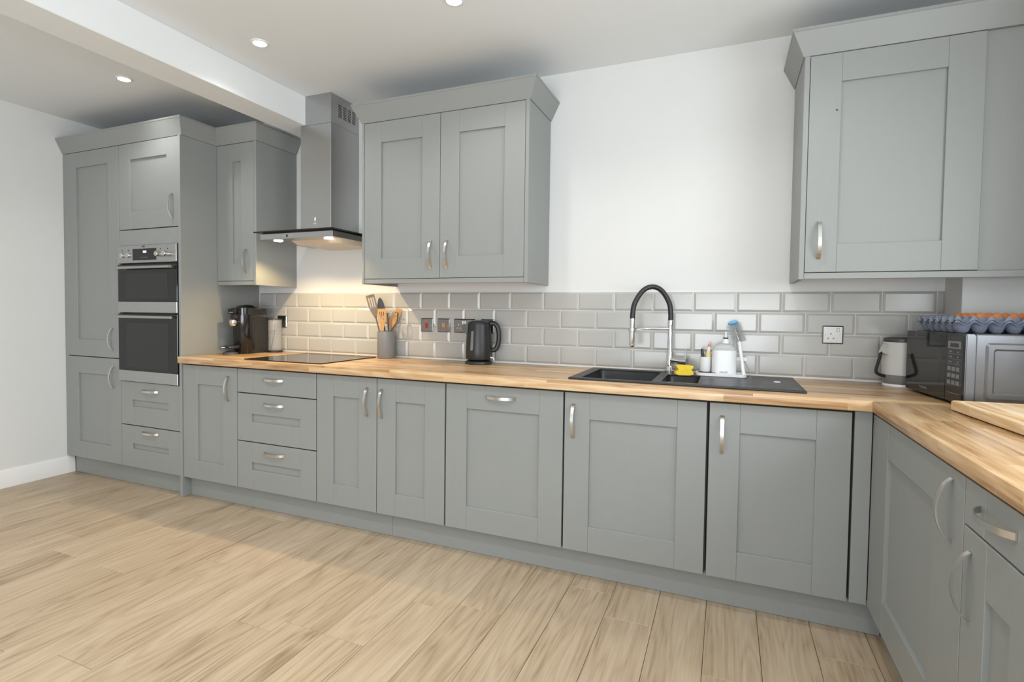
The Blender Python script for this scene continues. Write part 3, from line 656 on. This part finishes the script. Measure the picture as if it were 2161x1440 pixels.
t = faceplate('wall_socket', 'steel wall plate mostly hidden behind the kettle', 1.634, 1.72); rocker(t, 1.677, 1.117, 'white_plastic')
t = faceplate('wall_socket', 'single steel socket between the sink and the microwave', 3.411, 3.497); pins(t, 3.446, 1.11); rocker(t, 3.475, 1.139, 'plate_steel', .011, .018)

# ------------------------------------------------------------------ utensil pot with its utensils
UX, UY = 1.003, -.085
t = thing('utensil_pot', 'plain grey cylindrical pot holding the cooking utensils', 'pot', (UX, UY, ZT))
bm = bmesh.new(); add_lathe(bm, [(.054, 0), (.056, .003), (.056, .172), (.0525, .172), (.0525, .008), (0.0005, .008)], (UX, UY, ZT+.0003), 40, True, False); finish('body', bm, 'grey_pot', t, 40)
VR = Vector((math.cos(YAW+.15), math.sin(YAW+.15), 0)); VF = Vector((VR.y, -VR.x, 0))       # across / toward the room
def U(a, d, z): return Vector((UX, UY, ZT))+VR*a+VF*d+Vector((0, 0, z))
def utensil(name, label, m, base, top, head, hl, bend=0, slots=None, hm=None, r=.0045, thick=.004):
    """stick from base to the foot of the head, then a flat shaped head of length hl"""
    t = thing(name, label, 'utensil', base, 'cooking utensils in the grey pot')
    base, top = Vector(base), Vector(top); ax = (top-base).normalized(); lat = (VR-ax*VR.dot(ax)).normalized(); nr = ax.cross(lat)
    foot = top-ax*hl
    tube('stick', [base, base.lerp(foot, .5), foot+ax*.012], r, m, t, 10)
    bm = bmesh.new(); n = len(head)//1
    if slots:                                         # head with slots: strips joined top and bottom
        add_prism(bm, [(a*.5, 0+hl*.42*k) if False else (a, s*hl) for a, s, k in [(x_, y_, 0) for x_, y_ in head]], (foot, lat, ax, nr), -thick/2, thick/2)
        for a0, a1, s0, s1 in slots[1]: add_prism(bm, [(a0, s0*hl), (a1, s0*hl), (a1, s1*hl), (a0, s1*hl)], (foot, lat, ax, nr), -thick/2, thick/2)
    else: add_prism(bm, [(a, s*hl) for a, s in head], (foot, lat, ax, nr), -thick/2, thick/2)
    finish('head', bm, hm or m, t, 40); return t, foot, lat, ax, nr
oval = lambda w_, n=16: [(w_*math.sin(2*PI*k/n)*(.85+.15*math.cos(2*PI*k/n)), .5-.5*math.cos(2*PI*k/n)) for k in range(n)]
spade = lambda w_: [(-.006, 0), (.006, 0), (w_*.75, .28), (w_, .9), (w_*.85, 1), (-w_*.85, 1), (-w_, .9), (-w_*.75, .28)]
# slotted turner, leaning left: outline ring plus bars
t, foot, lat, ax, nr = utensil('slotted_turner', 'brown-grey slotted turner leaning left out of the pot', 'olive_nylon', U(.0, .012, .012), U(-.1, .022, .40), [(-.006, 0), (.006, 0), (.02, .3), (.026, .45), (-.026, .45), (-.02, .3)], .15,
    slots=('u', [(-.027, -.017, .45, 1), (.017, .027, .45, 1), (-.010, -.004, .45, 1), (.004, .010, .45, 1), (-.017, .017, .88, 1)]))
utensil('wooden_spoon', 'wooden spoon with a rounded bowl standing at the back of the pot', 'beech', U(-.002, -.036, .012), U(-.05, -.040, .355), oval(.024), .085, thick=.007)
utensil('black_spoon', 'tall black serving spoon leaning left in the pot', 'black_satin', U(.018, -.002, .012), U(-.042, -.010, .385), oval(.026), .12, thick=.006)
t, foot, lat, ax, nr = utensil('slotted_spatula', 'pale wooden slotted spatula at the front of the pot', 'beech', U(-.016, .026, .012), U(-.026, .046, .315), [(-.007, 0), (.007, 0), (.016, .32), (.025, .48), (-.025, .48), (-.016, .32)], .14,
    slots=('u', [(-.025, -.0135, .48, .86), (-.0095, -.002, .48, .86), (.002, .0095, .48, .86), (.0135, .025, .48, .86), (-.025, .025, .86, 1)]), thick=.006)
t = thing('strainer_ladle', 'dark ladle with a round steel rim at the right of the pot', 'utensil', U(.02, .01, .012), 'cooking utensils in the grey pot')
rc = U(.04, .02, .290)
bm = bmesh.new(); N_ = 28
add_tube(bm, [rc+VR*(.034*math.cos(2*PI*k/N_))+VF*(.034*math.sin(2*PI*k/N_))+Vector((0, 0, .004*math.cos(2*PI*k/N_))) for k in range(N_+1)], .0032, 8); finish('rim', bm, 'nickel', t, 50)
for s in (-1, 1): tube('strut', spline([U(.022, .01, .012), U(.022+s*.006, .012, .16), rc+VR*(s*.026)+Vector((0, 0, -.06)), rc+VR*(s*.034)], 6), .0045, 'dark_grey', t, 8)
utensil('wooden_spatula', 'wooden spatula leaning right out of the pot', 'beech', U(-.018, -.018, .012), U(.080, -.026, .315), spade(.021), .13, thick=.006)
utensil('wooden_fork', 'short wooden spoon behind the ladle in the pot', 'beech', U(.02, -.034, .012), U(.034, -.040, .275), oval(.020), .08, thick=.006)

# ------------------------------------------------------------------ coffee machine
CX, CY = -.035, -.20
t = thing('coffee_machine', 'glossy black capsule coffee machine with clear water tank', 'coffee machine', (CX, CY, ZT))
bm = bmesh.new(); add_prism(bm, rrect(-.066, .066, -.09, .11, .03, 6), ((CX, CY, ZT+.0005), (1, 0, 0), (0, 1, 0), (0, 0, 1)), 0, .245); finish('body', bm, 'black_satin', t, 40)
lathe('drum', [(.069, 0), (.071, .004), (.071, .262)], (CX, CY-.052, ZT+.0005), 'black_gloss', t, 40)
hd = prism('head', rrect(-.071, .071, -.125, .105, .05, 8), ((CX, CY, ZT), (1, 0, 0), (0, 1, 0), (0, 0, 1)), .2635, .308, 'black_gloss', t, 40)
lathe('lid', [(.07, 0), (.066, .009), (.045, .019), (.015, .023), (.0005, .0235)], (CX, CY-.03, ZT+.3083), 'black_gloss', t, 40, True, False)
box('lever', CX-.025, CX+.025, CY-.165, CY-.118, ZT+.268, ZT+.304, 'black_gloss', hd, .005, 2)
box('lever_trim', CX-.012, CX+.024, CY-.1665, CY-.1652, ZT+.276, ZT+.281, 'nickel', hd, 0)
box('spout_arm', CX-.022, CX+.022, CY-.15, CY-.10, ZT+.232, ZT+.263, 'black_satin', t, .006, 2)
lathe('spout', [(.017, 0), (.024, .012), (.026, .03), (.02, .042)], (CX, CY-.142, ZT+.188), 'chrome', t, 24)
cs = box('cup_column', CX-.03, CX+.03, CY-.118, CY-.085, ZT+.0006, ZT+.19, 'black_gloss', t, .008, 2)
lathe('cup_support', [(.045, 0), (.05, .004), (.05, .016), (.046, .018)], (CX, CY-.155, ZT+.04), 'black_satin', t, 32)
box('support_tip', CX-.022, CX+.022, CY-.225, CY-.198, ZT+.041, ZT+.057, 'black_satin', t, .005, 2); box('tip_mark', CX-.012, CX+.02, CY-.2262, CY-.2252, ZT+.046, ZT+.052, 'white_print', t, 0)
lathe('drip_foot', [(.05, 0), (.046, .012), (.02, .022), (.0005, .023)], (CX, CY-.165, ZT+.0006), 'dark_grey', t, 32, True, False)
TXc, TYc = .056, -.070
lathe('tank_tray', [(.052, 0), (.052, .010)], (TXc, TYc, ZT+.0006), 'black_satin', t, 32)
tk = lathe('water_tank', [(.044, 0), (.046, .004), (.046, .215), (.0435, .215), (.0435, .006), (.0005, .006)], (TXc, TYc, ZT+.0112), 'clear', t, 36, True, False)
lathe('tank_band', [(.0463, 0), (.0475, .001), (.0475, .072), (.0463, .073)], (TXc, TYc, ZT+.155), 'clear', tk, 36, False, False)
lathe('tank_lid', [(.047, 0), (.047, .006)], (TXc, TYc, ZT+.2285), 'dark_grey', tk, 36)
tube('power_cable', spline([(.022, -.068, 1.14), (.034, -.052, 1.08), (.03, -.06, 1.0), (.024, -.075, .93), (.03, -.10, .907), (.045, -.14, .9055)], 6), .003, 'black_matte', t, 8)

# ------------------------------------------------------------------ jug in the corner
JX, JY = 3.70, -.105
t = thing('measuring_jug', 'pale grey lidded jug with black handle behind the microwave', 'jug', (JX, JY, ZT))
lathe('base', [(.064, 0), (.066, .004), (.064, .012)], (JX, JY, ZT+.0003), 'white_plastic', t, 36)
lathe('lower_body', [(.06, .0125), (.066, .02), (.069, .052)], (JX, JY, ZT), 'jug_grey', t, 40)
lathe('sleeve', [(.0692, .0525), (.0705, .104), (.069, .156), (.066, .194)], (JX, JY, ZT), 'jug_sleeve', t, 40)
lathe('lid', [(.0665, .1945), (.0675, .198), (.066, .208), (.05, .216), (.0005, .218)], (JX, JY, ZT), 'dark_grey', t, 40, True, False)
JD = Vector((-.9, -.35, 0))
def J(a, z): return Vector((JX, JY, ZT))+JD*a+Vector((0, 0, z))
bm = bmesh.new(); add_prism(bm, [(.06, .187), (.072, .184), (.088, .147), (.086, .143), (.073, .143), (.06, .13)], (Vector((JX, JY, ZT))-Vector((.35, -.9, 0))*.02, JD, (0, 0, 1), (.35, -.9, 0)), 0, .04); finish('spout', bm, 'jug_sleeve', t)
tube('handle', spline([J(.072, .146), J(.09, .143), J(.096, .122), J(.108, .078), J(.108, .06), J(.09, .049), J(.066, .043)], 4), .0065, 'black_matte', t, 10)

# ------------------------------------------------------------------ microwave (front turned towards the room, slightly askew)
P0, P1 = Vector((3.690, -.232, 0)), Vector((3.735, -.672, 0))            # front-face corners, far and near
FA = (P1-P0).normalized(); MN = Vector((FA.y, -FA.x, 0))                 # MN points out of the front (to the left)
ML = (P1-P0).length; MZ0, MZ1 = ZT+.012, 1.150; MD = .325
MV = -MN
def Mp(a, d, z): return P0+FA*a+MV*d+Vector((0, 0, z))
def mbox(name, a0, a1, d0, d1, z0, z1, m, parent, bev=.001):
    bm = bmesh.new(); add_prism(bm, [(a0, d0), (a1, d0), (a1, d1), (a0, d1)], (P0, FA, MV, (0, 0, 1)), z0, z1)
    if bev: bmesh.ops.bevel(bm, geom=bm.edges[:], offset=bev, segments=2, affect='EDGES')
    return finish(name, bm, m, parent, 30)
c = Mp(ML/2, MD/2, ZT)
t = thing('microwave', 'black-fronted microwave oven with silver side under the egg trays', 'microwave', c)
bd = mbox('casing', .004, ML-.004, .032, MD, MZ0, MZ1-.002, 'micro_side', t, .004)
mbox('top_cover', .002, ML-.002, .03, MD+.001, MZ1-.0018, MZ1+.002, 'black_satin', t, .001)
mbox('front_frame', 0, ML, .004, .0315, MZ0-.002, MZ1, 'micro_side', t, .003)
dw = ML*.74
d = mbox('door', .001, dw, -.004, .0035, MZ0-.001, MZ1-.001, 'black_glass', t, .001)
mbox('window_pane', .035, dw-.05, -.0046, -.0041, MZ0+.045, MZ1-.035, 'oven_window', d, 0)
cp = mbox('control_panel', dw+.002, ML-.001, -.004, .0035, MZ0-.001, MZ1-.001, 'black_gloss', t, .001)
pw = ML-dw; a0 = dw+pw*.12; a1 = ML-pw*.12; fz = lambda f: MZ0+(MZ1-MZ0)*f
mbox('display', a0, a1, -.0046, -.0041, fz(.78), fz(.89), 'grey_print', cp, 0); mbox('display_glass', a0+pw*.15, a1-pw*.12, -.005, -.0047, fz(.80), fz(.86), 'black_gloss', cp, 0)
for zf in (.70, .625, .55): mbox('button_line', a0, a1, -.0046, -.0041, fz(zf), fz(zf)+.0014, 'grey_print', cp, 0); mbox('button_text', a0+.008, a0+.03, -.0046, -.0041, fz(zf)+.006, fz(zf)+.010, 'grey_print', cp, 0); mbox('button_text', a1-.024, a1-.012, -.0046, -.0041, fz(zf)+.006, fz(zf)+.010, 'grey_print', cp, 0)
for zf in (.45, .35, .25):
    for k in range(3): mbox('button', a0+(a1-a0)*(k/3+.03), a0+(a1-a0)*(k/3+.28), -.005, -.0041, fz(zf), fz(zf)+.014, 'grey_print', cp, 0)
mbox('button_line', a0, a1, -.0046, -.0041, fz(.12), fz(.12)+.0014, 'grey_print', cp, 0)
text('lettering', 'Panasonic', .016, Mp(ML*.36, -.0045, MZ0+.022), FA, (0, 0, 1), 'grey_print', d)
# pressed recess on the visible side: raised border around a recessed field
sp = lambda d_, z: (P0+FA*(ML-.004)+MV*d_+Vector((0, 0, z)))
bm = bmesh.new(); A = [[bm.verts.new(P0+FA*(ML-.004+o)+MV*a+Vector((0, 0, z))) for a, z in r] for r, o in ((rrect(.06, MD-.012, MZ0+.016, MZ1-.028, .012), .0006), (rrect(.066, MD-.018, MZ0+.022, MZ1-.034, .010), .006), (rrect(.08, MD-.032, MZ0+.036, MZ1-.048, .008), .006), (rrect(.086, MD-.038, MZ0+.042, MZ1-.054, .006), .001))]
for p_, q_ in zip(A, A[1:]):
    for k in range(len(p_)): bm.faces.new((p_[k], p_[(k+1) % len(p_)], q_[(k+1) % len(p_)], q_[k]))
bm.faces.new(A[0][::-1]); bm.faces.new(A[-1]); finish('side_pressing', bm, 'micro_side', bd, 30)
for a in (.04, ML-.04):
    for dd in (.05, MD-.05): q = Mp(a, dd, ZT+.0003); lathe('foot', [(.012, 0), (.012, .0118)], q, 'black_matte', t, 14)

# ------------------------------------------------------------------ egg trays and eggs
NU, NV, PITCHE = 6, 6, .049
def tray(name, label, zb):
    """pressed-pulp tray as a height field: cups sink, posts rise"""
    bm = bmesh.new(); res = 7; nu, nv = NU*res, NV*res; vs = {}
    for i in range(-1, nu+2):
        for j in range(-1, nv+2):
            u, v = i/res, j/res
            cu = abs(math.sin(PI*u))*abs(math.sin(PI*v)); po = (math.cos(PI*u)**2*math.cos(PI*v)**2)**1.6
            z = .026-.026*min(1, cu*1.7)**.8+.024*po
            if u < 0 or v < 0 or u > NU or v > NV: z = .026+.014*po
            p_ = EO+MV*(u*PITCHE)-FA*(v*PITCHE)+Vector((0, 0, zb+z)); vs[i, j] = bm.verts.new(p_)
    for i in range(-1, nu+1):
        for j in range(-1, nv+1): bm.faces.new((vs[i, j], vs[i+1, j], vs[i+1, j+1], vs[i, j+1]))
    bmesh.ops.recalc_face_normals(bm, faces=bm.faces); bmesh.ops.solidify(bm, geom=bm.faces[:], thickness=.0018)
    return tag(finish(name, bm, 'egg_tray', None, 40), label, 'egg tray', 'grey egg trays on the microwave')
EO = P0+FA*(ML*.84)+MV*.006                           # near left corner of the trays
ZE = MZ1+.0045
tray('egg_tray', 'lower grey pulp egg tray resting on the microwave', ZE); tray('egg_tray', 'upper grey pulp egg tray holding the brown eggs', ZE+.0095)
bm = bmesh.new(); prof = [(.0225*math.sin(PI*k/12)*(1-.10*math.cos(PI*k/12)*-1 if False else 1+.08*math.cos(PI*k/12)), .0285-.0285*math.cos(PI*k/12)) for k in range(13)]
prof[0] = (.0004, 0); prof[-1] = (.0004, .057); add_lathe(bm, prof, (0, 0, 0), 18); me = bpy.data.meshes.new('egg'); bmesh.ops.recalc_face_normals(bm, faces=bm.faces); bm.to_mesh(me); bm.free(); me.materials.append(M['egg']); me.shade_smooth()
order = ['first', 'second', 'third', 'fourth', 'fifth', 'sixth']
rows = ['front', 'second', 'third', 'fourth', 'fifth', 'back']
for j in range(NV):
    for i in range(NU):
        if j < 2 or i < 2: continue
        p_ = EO+MV*((i+.5)*PITCHE)-FA*((j+.5)*PITCHE)
        o = bpy.data.objects.new('egg', me); link(o, None, (p_.x, p_.y, ZE+.013))
        tag(o, 'brown egg, %s cup from the left in the %s row of the tray' % (order[i], rows[j]), 'egg', 'brown eggs in the tray')

# ------------------------------------------------------------------ chopping board
a = math.radians(4); BA = Vector((math.cos(a), math.sin(a), 0)); BB = Vector((math.sin(a), -math.cos(a), 0)); BO = Vector((3.676, -.752, ZT+.0035))
t = thing('chopping_board', 'thick bamboo chopping board with a juice groove', 'chopping board', BO+BA*.18+BB*.25-Vector((0, 0, .003)))
bm = bmesh.new(); R_ = [(rrect(.002, .368, .002, .518, .012, 4), 0), (rrect(0, .37, 0, .52, .012, 4), .002), (rrect(0, .37, 0, .52, .012, 4), .027), (rrect(.003, .367, .003, .517, .011, 4), .030), (rrect(.018, .352, .018, .502, .010, 4), .030), (rrect(.021, .349, .021, .499, .009, 4), .027), (rrect(.027, .343, .027, .493, .008, 4), .027), (rrect(.030, .340, .030, .490, .007, 4), .030)]
rg = [[bm.verts.new(BO+BA*a_+BB*b_+Vector((0, 0, z))) for a_, b_ in r] for r, z in R_]
for p_, q_ in zip(rg, rg[1:]):
    for k in range(len(p_)): bm.faces.new((p_[k], p_[(k+1) % len(p_)], q_[(k+1) % len(p_)], q_[k]))
bm.faces.new(rg[0][::-1]); bm.faces.new(rg[-1])
finish('board', bm, 'bamboo', t, 25)
for u_, v_ in ((.03, .03), (.34, .03), (.03, .49), (.34, .49)): q = BO+BA*u_+BB*v_; lathe('foot', [(.008, -.0032), (.008, -.0001)], q, 'black_matte', t, 12)

# ------------------------------------------------------------------ recessed ceiling lights
n = 0
seen = {(-.289, -.872): 'recessed ceiling light left of the boxed beam', (.799, -.895): 'recessed ceiling light between the beam and the extractor chimney', (1.881, -.862): 'recessed ceiling light at the top edge above the wide wall cabinet'}
hidden = {(2.97, -.87): 'in front of the corner wall cabinet', (-.29, -2.3): 'left of the beam, second row', (.8, -2.3): 'right of the beam, second row', (1.88, -2.3): 'in the middle of the second row', (2.97, -2.3): 'nearest the window, second row',
          (-.29, -3.8): 'left of the beam near the rear wall', (1.3, -3.8): 'in the middle near the rear wall', (2.97, -3.8): 'on the window side near the rear wall'}
for (x_, y_) in list(seen)+list(hidden):
    t = thing('ceiling_light', seen.get((x_, y_)) or 'recessed ceiling light out of view '+hidden[x_, y_], 'ceiling light', (x_, y_, ZC-.006), 'recessed ceiling lights')
    bm = bmesh.new(); add_lathe(bm, [(.043, -.0005), (.042, -.004), (.033, -.006), (.031, -.0005)], (x_, y_, ZC), 32, False, False); finish('trim_ring', bm, 'skirting', t, 40)
    lm = lathe('lens', [(.031, -.004), (.031, -.001)], (x_, y_, ZC), 'lamp', t, 24)
    spot('downlight', (x_, y_, ZC-.02), DOWN_W*(2.9 if y_ > -1 else 4.4), 136, .7, (1, .985, .96), lm, .035)
